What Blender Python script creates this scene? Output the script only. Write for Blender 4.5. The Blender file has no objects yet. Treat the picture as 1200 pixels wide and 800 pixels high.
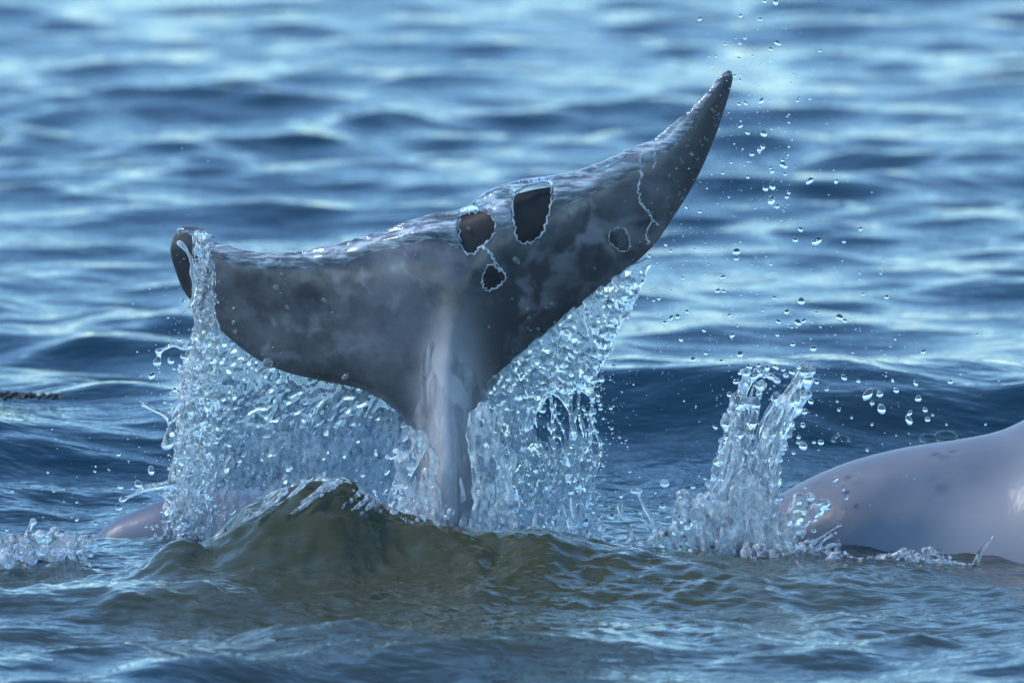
import bpy, math, random
import numpy as np
import openvdb as vdb
from mathutils import Vector, Matrix

random.seed(7)
SC = bpy.context.scene
COL = SC.collection

# ------------------------------------------------------------------ camera
CAM = Vector((0.0, -20.0, 2.2))
PITCH = math.atan((2.2 - 0.34) / 20.0)
FPX = 14177.0                                   # focal length in photograph pixels
cd = bpy.data.cameras.new('camera')
cd.sensor_width = 36.0
cd.lens = FPX * 36.0 / 1200.0
cd.clip_start = 0.5
cd.clip_end = 6000.0
cd.dof.use_dof = True
cd.dof.focus_distance = 20.02
cd.dof.aperture_fstop = cd.lens / 58.0
cam = bpy.data.objects.new('camera', cd)
cam.location = CAM
cam.rotation_euler = (math.pi / 2 - PITCH, 0, 0)
COL.objects.link(cam)
SC.camera = cam

# ------------------------------------------------------------------ sky, sun, exposure
SUN_ROT, SUN_EL = math.radians(-94), math.radians(52)
world = bpy.data.worlds.new('World')
SC.world = world
world.use_nodes = True
wn = world.node_tree.nodes
sky = wn.new('ShaderNodeTexSky')
sky.sky_type = 'NISHITA'
sky.sun_disc = False
sky.sun_elevation = SUN_EL
sky.sun_rotation = SUN_ROT
sky.air_density = 1.0
sky.dust_density = 0.0
sky.ozone_density = 2.5
wn['Background'].inputs[1].default_value = 0.15
tint = wn.new('ShaderNodeMix'); tint.data_type = 'RGBA'; tint.blend_type = 'MULTIPLY'
tint.inputs[0].default_value = 1.0; tint.inputs[7].default_value = (0.72, 0.965, 1.09, 1)     # cool daylight, the same over the whole sky
world.node_tree.links.new(sky.outputs[0], tint.inputs[6])
world.node_tree.links.new(tint.outputs[2], wn['Background'].inputs[0])
sl = bpy.data.lights.new('sun', 'SUN')
sl.energy = 1.5
sl.angle = math.radians(10.0)
sl.color = (1.0, 0.97, 0.93)
sun = bpy.data.objects.new('sun', sl)
SD = Vector((math.sin(SUN_ROT) * math.cos(SUN_EL), math.cos(SUN_ROT) * math.cos(SUN_EL), math.sin(SUN_EL)))
sun.rotation_euler = SD.to_track_quat('Z', 'Y').to_euler()
COL.objects.link(sun)
SC.view_settings.view_transform = 'Standard'
SC.view_settings.look = 'None'
SC.view_settings.exposure = 0.75
SC.cycles.max_bounces = 20
SC.cycles.transmission_bounces = 20
SC.cycles.glossy_bounces = 6
SC.cycles.diffuse_bounces = 3
SC.cycles.sample_clamp_indirect = 6.0
SC.cycles.use_denoising = True

# ------------------------------------------------------------------ helpers: pixels, noise, meshes
_cp, _sp = math.cos(PITCH), math.sin(PITCH)

def P(px, py, Y=0.0):
    """point on the vertical plane y = Y seen at a photograph pixel (1200 x 800)"""
    px = np.asarray(px, float); py = np.asarray(py, float)
    a = px - 600.0; b = 400.0 - py
    dx = a; dy = b * _sp + FPX * _cp; dz = b * _cp - FPX * _sp
    t = (Y + 20.0) / dy
    return np.stack([dx * t, np.broadcast_to(np.asarray(Y, float), np.shape(dx * t)) + 0 * t, 2.2 + dz * t], -1)

def G(px, py, z=0.0):
    """point on the level z seen at a photograph pixel"""
    a = px - 600.0; b = 400.0 - py
    dy = b * _sp + FPX * _cp; dz = b * _cp - FPX * _sp
    t = (z - 2.2) / dz
    return (a * t, -20.0 + dy * t, z)

S = 20.0 / (FPX * _cp)                           # metres per photograph pixel at y = 0

def _hash(ix, iy, iz, seed):
    h = (ix.astype(np.int64) * 374761393 + iy.astype(np.int64) * 668265263 + iz * 2147483647 + seed * 974634257) & 0xffffffff
    h = ((h ^ (h >> 13)) * 1274126177) & 0xffffffff
    return h ^ (h >> 16)

def noise2(x, y, seed=0):
    x = np.asarray(x, float); y = np.asarray(y, float)
    ix = np.floor(x); iy = np.floor(y)
    fx = x - ix; fy = y - iy
    ux = fx * fx * fx * (fx * (fx * 6 - 15) + 10); uy = fy * fy * fy * (fy * (fy * 6 - 15) + 10)
    def g(ox, oy):
        a = _hash(ix + ox, iy + oy, 0, seed) * (2 * np.pi / 4294967296.0)
        return np.cos(a) * (fx - ox) + np.sin(a) * (fy - oy)
    a = g(0, 0) * (1 - ux) + g(1, 0) * ux
    b = g(0, 1) * (1 - ux) + g(1, 1) * ux
    return (a * (1 - uy) + b * uy) * 1.5

def fbm2(x, y, seed=0, octs=4, gain=0.5, lac=2.03):
    s = 0; a = 1.0; n = 0
    for o in range(octs):
        s = s + a * noise2(x, y, seed + 17 * o); n += a
        x = x * lac + 3.1; y = y * lac - 1.7; a *= gain
    return s / n

def sstep(a, b, x):
    t = np.clip((x - a) / (b - a), 0, 1)
    return t * t * (3 - 2 * t)

def catmull(pts, n=8, closed=False):
    p = np.asarray(pts, float); out = []
    m = len(p); r = range(m if closed else m - 1)
    for i in r:
        if closed:
            p0, p1, p2, p3 = p[(i - 1) % m], p[i], p[(i + 1) % m], p[(i + 2) % m]
        else:
            p0, p1, p2, p3 = p[max(i - 1, 0)], p[i], p[i + 1], p[min(i + 2, m - 1)]
        for k in range(n):
            t = k / n
            out.append(0.5 * (2 * p1 + (p2 - p0) * t + (2 * p0 - 5 * p1 + 4 * p2 - p3) * t * t + (3 * p1 - p0 - 3 * p2 + p3) * t ** 3))
    if not closed:
        out.append(p[-1])
    return np.array(out)

def poly_sdf(px, pz, poly):
    """signed distance (positive inside) to a closed polygon, 2-D arrays"""
    d2 = np.full(px.shape, 1e9); ins = np.zeros(px.shape, bool)
    m = len(poly)
    for i in range(m):
        a = poly[i]; b = poly[(i + 1) % m]
        e = b - a
        wx = px - a[0]; wz = pz - a[1]
        t = np.clip((wx * e[0] + wz * e[1]) / (e @ e + 1e-12), 0, 1)
        d2 = np.minimum(d2, (wx - t * e[0]) ** 2 + (wz - t * e[1]) ** 2)
        c = (a[1] > pz) != (b[1] > pz)
        with np.errstate(divide='ignore', invalid='ignore'):
            ins ^= c & (px < (b[0] - a[0]) * (pz - a[1]) / (b[1] - a[1]) + a[0])
    d = np.sqrt(d2)
    return np.where(ins, d, -d)

def line_dist(px, pz, pts):
    d2 = np.full(px.shape, 1e9)
    for i in range(len(pts) - 1):
        a = pts[i]; e = pts[i + 1] - a
        wx = px - a[0]; wz = pz - a[1]
        t = np.clip((wx * e[0] + wz * e[1]) / (e @ e + 1e-12), 0, 1)
        d2 = np.minimum(d2, (wx - t * e[0]) ** 2 + (wz - t * e[1]) ** 2)
    return np.sqrt(d2)

def np_mesh(name, verts, faces, smooth=True):
    verts = np.asarray(verts, np.float32); faces = np.asarray(faces, np.int32)
    k = faces.shape[1]
    me = bpy.data.meshes.new(name)
    me.vertices.add(len(verts)); me.vertices.foreach_set('co', verts.ravel())
    me.loops.add(faces.size); me.loops.foreach_set('vertex_index', faces.ravel())
    me.polygons.add(len(faces))
    me.polygons.foreach_set('loop_start', np.arange(0, faces.size, k, dtype=np.int32))
    me.polygons.foreach_set('loop_total', np.full(len(faces), k, np.int32))
    me.update(calc_edges=True)
    me.polygons.foreach_set('use_smooth', np.full(len(faces), smooth, bool))
    me.validate()
    return me

def add(name, me, mat, parent=None, label=None, cat=None, group=None, kind=None, loc=None):
    o = bpy.data.objects.new(name, me)
    if mat is not None and me is not None and not me.materials:
        me.materials.append(mat)
    COL.objects.link(o)
    if parent: o.parent = parent
    if loc is not None: o.location = loc
    if label: o['label'] = label
    if cat: o['category'] = cat
    if group: o['group'] = group
    if kind: o['kind'] = kind
    return o

def attr(me, name, vals):
    a = me.attributes.new(name, 'FLOAT', 'POINT')
    a.data.foreach_set('value', np.asarray(vals, np.float32))

def blur(F, n=1):
    for _ in range(n):
        for ax in range(3):
            a = np.roll(F, 1, ax); b = np.roll(F, -1, ax)
            F = 0.25 * a + 0.5 * F + 0.25 * b
    return F

def iso_mesh(name, F, org, vox):
    """F > 0 inside -> closed mesh of the zero level"""
    F = F.astype(np.float32)
    F[0] = F[-1] = -1; F[:, 0] = F[:, -1] = -1; F[:, :, 0] = F[:, :, -1] = -1
    g = vdb.FloatGrid(1.0)
    g.copyFromArray(-F)
    p, q = g.convertToQuads(isovalue=0.0)
    p = p * vox + np.asarray(org)
    a, b, c = p[q[:, 0]], p[q[:, 1]], p[q[:, 2]]
    if np.einsum('ij,ij->i', a, np.cross(b, c)).sum() < 0 and False:
        q = q[:, ::-1]
    n = np.cross(b - a, c - a); m = p.mean(0)
    if (np.einsum('ij,ij->i', (a - m), n)).sum() < 0:
        q = q[:, ::-1]
    return np_mesh(name, p, q)

class Water:
    """a voxel field that gathers drops, strands and sheets and is skinned as one body of water"""
    def __init__(s, x0, x1, y0, y1, z0, z1, vox=0.002):
        s.v = vox; s.o = np.array([x0, y0, z0])
        s.n = np.ceil((np.array([x1, y1, z1]) - s.o) / vox).astype(int) + 1
        s.F = np.zeros(s.n, np.float32)
    def axes(s):
        return [s.o[i] + s.v * np.arange(s.n[i]) for i in range(3)]
    def ball(s, c, r, sy=1.0):
        R = 2 * r
        i0 = np.maximum(np.floor((np.asarray(c) - R - s.o) / s.v).astype(int), 0)
        i1 = np.minimum(np.ceil((np.asarray(c) + R - s.o) / s.v).astype(int) + 1, s.n)
        if (i1 <= i0).any(): return
        ax = [(s.o[k] + s.v * np.arange(i0[k], i1[k]) - c[k]) ** 2 for k in range(3)]
        q = 1 - (ax[0][:, None, None] + ax[1][None, :, None] + ax[2][None, None, :]) / (R * R)
        np.clip(q, 0, None, out=q)
        s.F[i0[0]:i1[0], i0[1]:i1[1], i0[2]:i1[2]] += q * q * q
    def strand(s, pts, r0, r1, wob=0.3, seed=0, jit=0.0):
        p = catmull(pts, 10)
        L = np.r_[0, np.cumsum(np.linalg.norm(np.diff(p, axis=0), axis=1))]
        r = random.Random(seed); ph = r.random() * 99
        d = 0.0
        while d < L[-1]:
            t = d / L[-1]
            c = np.array([np.interp(d, L, p[:, k]) for k in range(3)])
            rad = (r0 + (r1 - r0) * t) * (1 + wob * float(noise2(d / (5 * max(r0, r1)) + ph, ph)) * 1.6)
            rad = max(rad, 0.0011)
            if jit: c = c + np.array([r.gauss(0, jit) for _ in range(3)])
            s.ball(c, rad * 0.8)
            d += rad * 0.8
    def sheet(s, fn):
        """fn(X, Z) -> (yfront, yback, alive) on the xz grid; water fills yfront..yback where alive > 0"""
        ax, ay, az = s.axes()
        X, Z = np.meshgrid(ax, az, indexing='ij')
        yf, yb, al = fn(X, Z)
        Y = ay[None, :, None]
        mid = (yf + yb)[:, None, :] / 2; half = ((yb - yf) / 2)[:, None, :]
        d = half - np.abs(Y - mid)
        d = np.minimum(d, al[:, None, :])
        s.F += np.clip(0.42 + d / (2.5 * s.v) * 0.42, 0, 1.0).astype(np.float32)
    def build(s, name, blurs=1):
        return iso_mesh(name, blur(s.F, blurs) - 0.42, s.o, s.v)

# ------------------------------------------------------------------ materials
def mat(name):
    m = bpy.data.materials.new(name); m.use_nodes = True
    nt = m.node_tree; return m, nt.nodes, nt.links, nt.nodes['Principled BSDF']

def noise_node(n, l, vec, scale, detail=4, rough=0.55, sc=(1, 1, 1)):
    mp = n.new('ShaderNodeMapping'); mp.inputs['Scale'].default_value = sc
    l.new(vec, mp.inputs['Vector'])
    t = n.new('ShaderNodeTexNoise'); t.inputs['Scale'].default_value = scale
    t.inputs['Detail'].default_value = detail; t.inputs['Roughness'].default_value = rough
    l.new(mp.outputs[0], t.inputs['Vector'])
    return t

def sea_material():
    m, n, l, b = mat('sea_water')
    tc = n.new('ShaderNodeTexCoord')
    # silt stirred up by the whales clouds the water round them; further out it is clean and blue
    c1 = noise_node(n, l, tc.outputs['Object'], 2.2, 4)
    at = n.new('ShaderNodeAttribute'); at.attribute_name = 'silt'
    ad = n.new('ShaderNodeMath'); ad.operation = 'MULTIPLY_ADD'; ad.inputs[1].default_value = 0.5
    l.new(c1.outputs[0], ad.inputs[0]); l.new(at.outputs['Fac'], ad.inputs[2])
    rp = n.new('ShaderNodeValToRGB')
    rp.color_ramp.elements[0].position = 0.30; rp.color_ramp.elements[0].color = (0.006, 0.028, 0.046, 1)
    rp.color_ramp.elements[1].position = 0.95; rp.color_ramp.elements[1].color = (0.050, 0.054, 0.028, 1)
    l.new(ad.outputs[0], rp.inputs[0]); l.new(rp.outputs[0], b.inputs['Base Color'])
    b.inputs['Roughness'].default_value = 0.025
    b.inputs['IOR'].default_value = 1.333
    n1 = noise_node(n, l, tc.outputs['Object'], 14, 3, 0.5, (0.55, 1, 1))
    n2 = noise_node(n, l, tc.outputs['Object'], 48, 3, 0.5, (0.5, 1, 1))
    b1 = n.new('ShaderNodeBump'); b1.inputs['Strength'].default_value = 1.0; b1.inputs['Distance'].default_value = 0.010
    b2 = n.new('ShaderNodeBump'); b2.inputs['Strength'].default_value = 1.0; b2.inputs['Distance'].default_value = 0.0024
    l.new(n1.outputs[0], b1.inputs['Height']); l.new(n2.outputs[0], b2.inputs['Height'])
    l.new(b1.outputs[0], b2.inputs['Normal']); l.new(b2.outputs[0], b.inputs['Normal'])
    return m

def clear_water(name, tint=(1, 1, 1), rough=0.0):
    m, n, l, b = mat(name)
    b.inputs['Base Color'].default_value = (*tint, 1)
    b.inputs['Transmission Weight'].default_value = 1.0
    b.inputs['Roughness'].default_value = rough
    b.inputs['IOR'].default_value = 1.333
    return m

def skin_material(name, dark, light, pale, scale=9.0, coat=0.65, rough=0.24, sc=(1, 1, 1)):
    """wet whale skin: 'tone' 0..1 runs from the dark fluke rim to the pale tail stock and holds painted patches of water-reflected light, 'dry' marks bare patches in the water film"""
    m, n, l, b = mat(name)
    tc = n.new('ShaderNodeTexCoord')
    t = noise_node(n, l, tc.outputs['Object'], scale, 6, 0.62, sc)
    t2 = noise_node(n, l, tc.outputs['Object'], scale * 0.4, 3, 0.5)
    ad = n.new('ShaderNodeMath'); ad.operation = 'ADD'
    l.new(t.outputs[0], ad.inputs[0]); l.new(t2.outputs[0], ad.inputs[1])
    rp = n.new('ShaderNodeValToRGB')
    rp.color_ramp.elements[0].position = 0.46; rp.color_ramp.elements[0].color = (*dark, 1)
    rp.color_ramp.elements[1].position = 0.62; rp.color_ramp.elements[1].color = (*light, 1)
    hf = n.new('ShaderNodeMath'); hf.operation = 'MULTIPLY'; hf.inputs[1].default_value = 0.5
    l.new(ad.outputs[0], hf.inputs[0]); l.new(hf.outputs[0], rp.inputs[0])
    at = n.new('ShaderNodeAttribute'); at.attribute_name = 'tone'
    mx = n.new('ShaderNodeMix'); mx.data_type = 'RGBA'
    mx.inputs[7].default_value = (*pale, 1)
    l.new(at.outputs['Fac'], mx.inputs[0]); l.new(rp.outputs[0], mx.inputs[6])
    dr = n.new('ShaderNodeAttribute'); dr.attribute_name = 'dry'
    mx2 = n.new('ShaderNodeMix'); mx2.data_type = 'RGBA'
    mx2.inputs[7].default_value = (0.018, 0.016, 0.017, 1)
    l.new(dr.outputs['Fac'], mx2.inputs[0]); l.new(mx.outputs[2], mx2.inputs[6])
    l.new(mx2.outputs[2], b.inputs['Base Color'])
    rr = n.new('ShaderNodeMapRange'); rr.inputs[3].default_value = rough; rr.inputs[4].default_value = 0.55
    l.new(dr.outputs['Fac'], rr.inputs[0]); l.new(rr.outputs[0], b.inputs['Roughness'])
    b.inputs['IOR'].default_value = 1.36
    cw = n.new('ShaderNodeMapRange'); cw.inputs[3].default_value = coat; cw.inputs[4].default_value = 0.0
    l.new(dr.outputs['Fac'], cw.inputs[0]); l.new(cw.outputs[0], b.inputs['Coat Weight'])
    b.inputs['Coat Roughness'].default_value = 0.06 if coat > .5 else 0.25
    b.inputs['Coat IOR'].default_value = 1.33
    nb = noise_node(n, l, tc.outputs['Object'], 22, 3, 0.5, (1, 1, 0.4))
    bp = n.new('ShaderNodeBump'); bp.inputs['Distance'].default_value = 0.010 if coat > .5 else 0.003; bp.inputs['Strength'].default_value = 1.0
    l.new(nb.outputs[0], bp.inputs['Height'])
    l.new(bp.outputs[0], b.inputs['Coat Normal'])
    return m

M_SEA = sea_material()
M_WATER = clear_water('clear_water', (0.97, 0.99, 1.0))
def froth(name, lo, hi, scale, sc, tint=(0.97, 0.99, 1.0)):
    """water that carries air bubbles in streaks: clear where the noise is low, whiter where it is high"""
    m = clear_water(name, tint)
    n, l = m.node_tree.nodes, m.node_tree.links; b = n['Principled BSDF']
    tc = n.new('ShaderNodeTexCoord')
    t = noise_node(n, l, tc.outputs['Object'], scale, 4, 0.6, sc)
    mr = n.new('ShaderNodeMapRange'); mr.inputs[1].default_value = 0.42; mr.inputs[2].default_value = 0.66
    mr.inputs[3].default_value = hi; mr.inputs[4].default_value = lo
    l.new(t.outputs[0], mr.inputs[0]); l.new(mr.outputs[0], b.inputs['Transmission Weight'])
    return m
M_FROTH = froth('aerated_water', 0.50, 1.0, 85, (1, 1, .4))
M_FILM = froth('streaked_film', 0.40, 0.95, 70, (.30, 1, 1.9), (0.80, 0.92, 1.0))
M_STOCK = froth('running_water', 0.70, 1.0, 60, (1, 1, .16), (0.95, 0.97, 1.0))
M_CROWN = froth('white_water', 0.35, 0.97, 90, (1, 1, .45))
M_VEIL = froth('misty_water', 0.62, 0.99, 110, (1, 1, .5), (0.92, 0.97, 1.0))
M_RIM = clear_water('frothy_rim', (0.9, 0.94, 0.97)); M_RIM.node_tree.nodes['Principled BSDF'].inputs['Transmission Weight'].default_value = 0.4
M_SKIN = skin_material('fluke_skin', (0.066, 0.066, 0.074), (0.20, 0.195, 0.21), (0.60, 0.58, 0.62))  # the fluke mottle partly stands in for reflected light on the wet face
M_BACK = skin_material('back_skin', (0.155, 0.160, 0.185), (0.20, 0.203, 0.23), (0.26, 0.262, 0.29), 3.0, 0.30, 0.48, (0.5, 1, 3.5))
M_HUMP = skin_material('hump_skin', (0.085, 0.105, 0.155), (0.105, 0.128, 0.18), (0.14, 0.165, 0.22), 3.0, 0.25, 0.5, (0.5, 1, 3.5))

# ------------------------------------------------------------------ the sea
def axis_steps(lo, hi, step, grow_lo, grow_hi, end_lo, end_hi):
    c = list(np.arange(lo, hi + step / 2, step))
    d = step; v = c[-1]; up = []
    while v < end_hi:
        d *= grow_hi; v += d; up.append(v)
    d = step; v = c[0]; dn = []
    while v > end_lo:
        d *= grow_lo; v -= d; dn.append(v)
    return np.array(dn[::-1] + c + up)

def crest_field(X, Y):
    """the hump of water pushed up before the tail and the swells around it"""
    cx = [-60, 0, 60, 120, 160, 190, 215, 245, 275, 315, 350, 385, 415, 445, 480, 540, 580, 610, 650, 700, 760, 820, 900, 1000, 1100, 1260]
    cy = [690, 688, 686, 676, 664, 650, 642, 634, 610, 588, 571, 563, 569, 590, 604, 615, 622, 618, 622, 636, 652, 664, 676, 672, 676, 682]
    YC = -0.40
    pts = P(np.array(cx), np.array(cy), YC)
    zc = np.interp(X, pts[:, 0], pts[:, 2])
    k = catmull(np.stack([pts[:, 0], pts[:, 2]], 1), 6)
    zc = np.interp(X, k[:, 0], k[:, 1], left=k[0, 1], right=k[-1, 1])
    zc = (zc - 0.0) * sstep(-1.5, -0.9, X) * (1 - sstep(0.9, 1.6, X))
    yc = YC + 0.05 * noise2(X * 3.0, X * 0 + 4.2, 5) + 0.03 * noise2(X * 8.0, X * 0 + 1.2, 6)
    dy = Y - yc
    w = np.where(dy < 0, 0.165 + 0.06 * noise2(X * 2.6, X * 0 + 7.7, 9), 0.22)
    h = zc * np.exp(-(np.abs(dy) / w) ** 2.0)
    # the round knob of water at the left end of the hump
    kx, ky, _ = P(212, 640, -0.52)
    h += 0.030 * np.exp(-(((X - kx) / 0.046) ** 2 + ((Y + 0.52) / 0.075) ** 2) ** 1.3)
    # ridge running from the knob to the right and to the left below it
    rx = (X - kx)
    h += 0.034 * np.exp(-((Y + 0.80 + 0.30 * np.abs(rx)) / 0.14) ** 2) * np.exp(-(rx / 0.26) ** 2)
    # swell behind the tail
    sx = X * 0.9
    yc2 = 1.55 + 0.25 * np.sin(X * 1.3 + 0.6) + 0.12 * noise2(X * 1.7, X * 0 + 2.2, 21)
    d2 = Y - yc2
    h += (0.128 + 0.03 * noise2(sx * 1.2, sx * 0 + 8.8, 23)) * np.exp(-(np.abs(d2) / np.where(d2 < 0, 0.38, 0.6)) ** 2.0) * np.exp(-(X / 3.0) ** 2)
    return h

def build_sea():
    xs = axis_steps(-0.95, 0.95, 0.0065, 1.075, 1.075, -900, 900)
    ys = axis_steps(-2.6, 0.9, 0.0095, 1.10, 1.0031, -24, 14.0)
    far = [ys[-1]]; d = ys[-1] - ys[-2]
    while far[-1] < 4000:
        d *= 1.07; far.append(far[-1] + d)
    ys = np.r_[ys, far[1:]]
    X, Y = np.meshgrid(xs, ys, indexing='ij')
    dxs = np.gradient(xs)[:, None] + 0 * Y; dys = np.gradient(ys)[None, :] + 0 * X
    step = np.maximum(dxs * 0.5, dys * 0.7)
    rng = np.random.RandomState(11)
    H = np.zeros_like(X); DX = np.zeros_like(X); DY = np.zeros_like(X)
    calm = 1 - 0.55 * np.exp(-((X / 1.2) ** 2 + ((Y + 0.1) / 0.9) ** 2))
    patch = 1 + 0.45 * noise2(X * 0.55, Y * 0.30, 77)
    N = 72
    for i in range(N):
        lam = 0.10 * (1.15 / 0.10) ** ((i + rng.rand()) / N)
        th = rng.normal(0, 0.72) - math.pi / 2 + 0.12
        k = 2 * math.pi / lam
        slope = 0.0240 * (1.0 if lam > 0.3 else (lam / 0.3) ** 0.4)
        a = slope / k
        fade = np.clip((lam / step - 3) / 3, 0, 1) if lam < 3 else 1
        ph = k * (math.cos(th) * X + math.sin(th) * Y) + rng.rand() * 6.283
        A = a * fade
        H += A * np.cos(ph)
        DX -= 0.8 * A * math.cos(th) * np.sin(ph); DY -= 0.8 * A * math.sin(th) * np.sin(ph)
    am = calm * patch * (1 + 0.55 * sstep(-0.55, -1.0, Y))
    Z = H * am + crest_field(X, Y)
    # small ripples near the tail
    Z += 0.008 * np.exp(-((X + 0.1) / 0.7) ** 2 - ((Y + 0.5) / 0.22) ** 2) * (fbm2(X * 16 + 5 * Y, Y * 26, 91, 3) + 0.6 * (1 - 2 * np.abs(noise2(X * 22 - 6 * Y, Y * 18, 95))))
    near = np.exp(-((X / 1.3) ** 2 + ((Y + 0.4) / 1.6) ** 2))
    Z += near * 0.020 * fbm2(X * 6.0, Y * 3.6, 31, 4)
    Z += near * 0.0085 * fbm2(X * 20.0 + 3 * Y, Y * 15.0, 37, 4, 0.55)
    V = np.stack([X + DX * am, Y + DY * am, Z], -1).reshape(-1, 3)
    nx, ny = len(xs), len(ys)
    I = np.arange(nx * ny).reshape(nx, ny)
    F = np.stack([I[:-1, :-1], I[1:, :-1], I[1:, 1:], I[:-1, 1:]], -1).reshape(-1, 4)
    me = np_mesh('sea', V, F)
    attr(me, 'silt', (np.exp(-((X / 1.1) ** 2 + ((Y + 0.75) / 1.15) ** 2)) * 0.85).ravel())
    print('sea quads', len(F))
    return add('sea', me, M_SEA, kind='structure')

build_sea()

# ------------------------------------------------------------------ the raised tail
OUT = [(205, 273), (215, 268), (230, 270), (243, 276), (250, 281), (247, 287), (262, 290), (285, 296), (310, 299), (340, 299), (370, 295), (400, 288),
       (440, 276), (480, 263), (510, 255), (535, 252), (560, 243), (585, 232), (620, 221), (660, 214), (690, 205), (720, 191), (770, 167), (790, 150),
       (820, 117), (843, 90), (853, 82), (860, 86), (859, 98), (850, 130), (835, 172), (815, 215), (790, 255), (765, 290), (730, 320), (690, 350),
       (650, 382), (620, 404), (592, 430), (574, 458), (565, 490), (562, 540), (564, 590), (574, 650), (596, 740), (630, 840),
       (420, 840), (440, 740), (470, 660), (485, 600), (490, 550), (484, 510), (462, 478), (425, 456), (380, 447), (330, 436), (295, 420),
       (262, 395), (245, 378), (226, 360), (213, 345), (203, 320), (197, 295)]
_o = P(np.array([p[0] for p in OUT]), np.array([p[1] for p in OUT]), 0.0)
TAIL_POLY = catmull(_o[:, [0, 2]], 4, True)
_top = P(np.array([p[0] for p in OUT[:27]]), np.array([p[1] for p in OUT[:27]]), 0.0)[:, [0, 2]]
AXIS = P(np.array([540, 535, 528, 525, 522, 520, 525]), np.array([230, 330, 420, 500, 580, 660, 840]), 0.0)

def tail_maps(X, Z):
    """inside distance, middle plane and half thickness of the tail over the xz plane"""
    d = poly_sdf(X, Z, TAIL_POLY)
    z_w = 0.20
    xc = np.interp(Z, AXIS[::-1, 2], AXIS[::-1, 0])
    u = X - xc
    up = Z - 0.22                                              # above the fork of the stock
    span = np.abs(u) / 0.48
    # the blade leans over towards the camera, its tips sweep back
    Y0 = -0.06 * np.clip(up, 0, 1) / 0.4 + 0.10 * np.clip(span, 0, 1.2) ** 2.0
    Y0 += 0.02 * sstep(0.10, -0.3, Z)
    stock = sstep(0.34, 0.10, Z)
    T = 0.016 + 0.040 * np.exp(-(u / 0.20) ** 2)
    T = T * (1 - stock) + 0.085 * stock
    w = (0.045 + 0.06 * np.exp(-(u / 0.2) ** 2)) * (1 - stock) + 0.055 * stock
    q = np.clip(d / w, 0, 1)
    t = T * np.sqrt(np.clip(1 - (1 - q) ** 2, 0, 1))
    ridge = 0.034 * np.exp(-(u / 0.030) ** 2) * sstep(0.52, 0.30, Z) * sstep(0.0, 0.03, d)
    t = t + ridge
    t = t + 0.004 * fbm2(X * 6, Z * 6, 3, 3) * sstep(0.0, 0.05, d)
    return d, Y0, t

def tail_field(X, Z, ya):
    d, Y0, t = tail_maps(X, Z)
    ay = np.abs(ya[None, :, None] - Y0[:, None, :])
    D = d[:, None, :]
    phi = np.where(D > 0, ay - t[:, None, :], np.sqrt(ay ** 2 + np.minimum(D, 0) ** 2) - t[:, None, :])
    return phi, d, Y0, t

def dry_polys():
    L = [[(540, 255), (552, 250), (568, 249), (579, 257), (580, 270), (574, 280), (566, 287), (553, 297), (543, 292), (538, 275)],
         [(601, 236), (612, 224), (630, 219), (645, 220), (646, 235), (641, 258), (634, 276), (618, 285), (606, 280), (602, 260)],
         [(567, 320), (574, 309), (588, 318), (593, 324), (586, 334), (572, 340), (565, 332)],
         [(714, 276), (721, 270), (732, 271), (738, 285), (737, 296), (728, 297), (716, 288)]]
    out = []
    for pl in L:
        q = P(np.array([p[0] for p in pl]), np.array([p[1] for p in pl]), -0.08)[:, [0, 2]]
        out.append(catmull(q, 6, True))
    return out

DRY = dry_polys()

def build_tail():
    vox = 0.003
    x0, x1, y0, y1, z0, z1 = -0.62, 0.42, -0.20, 0.22, -0.22, 0.83
    ax = np.arange(x0, x1, vox); ay = np.arange(y0, y1, vox); az = np.arange(z0, z1, vox)
    X, Z = np.meshgrid(ax, az, indexing='ij')
    phi, d, Y0, t = tail_field(X, Z, ay)
    F = blur(np.clip(-phi, -0.02, 0.02).astype(np.float32), 3)
    me = iso_mesh('whale_tail', F, (x0, y0, z0), vox)
    co = np.empty(len(me.vertices) * 3, np.float32); me.vertices.foreach_get('co', co); co = co.reshape(-1, 3).astype(float)
    x, z = co[:, 0], co[:, 2]
    xc = np.interp(z, AXIS[::-1, 2], AXIS[::-1, 0]); u = x - xc
    n = fbm2(x * 9, z * 9, 41, 4)
    tone = np.exp(-(u / (0.050 + 0.02 * n)) ** 2) * sstep(0.46, 0.24, z + 0.06 * n) * 0.95
    tone = np.maximum(tone, sstep(0.16, 0.02, z))
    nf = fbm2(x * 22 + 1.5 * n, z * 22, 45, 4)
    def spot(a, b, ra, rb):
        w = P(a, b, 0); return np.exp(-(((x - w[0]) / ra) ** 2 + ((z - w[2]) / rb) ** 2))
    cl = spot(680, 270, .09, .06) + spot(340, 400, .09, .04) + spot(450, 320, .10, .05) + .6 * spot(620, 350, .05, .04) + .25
    tone = np.maximum(tone, .30 * np.clip(cl, 0, 1) * sstep(-.08, .42, nf + .35 * n))  # patches of light thrown back by the water, painted into the skin tone
    dry = np.zeros(len(x))
    for i, pl in enumerate(DRY):
        dd = poly_sdf(x, z, pl) + .003 * noise2(x * 180, z * 180, 47)
        dry = np.maximum(dry, sstep(-0.001, 0.0015, dd) * (.95, .95, .75, .5)[i])
    d = poly_sdf(x, z, TAIL_POLY)
    # tips are darker and brownish, the outer right blade carries no film
    tip = np.maximum(sstep(0.245, 0.32, x + 0.02 * n - 0.04 * (z - 0.6)), sstep(-0.505, -0.53, x)) * 0.55
    dry = np.maximum(dry, tip)
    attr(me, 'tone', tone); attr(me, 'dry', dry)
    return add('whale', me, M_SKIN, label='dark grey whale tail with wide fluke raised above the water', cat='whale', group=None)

build_tail()

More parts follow.
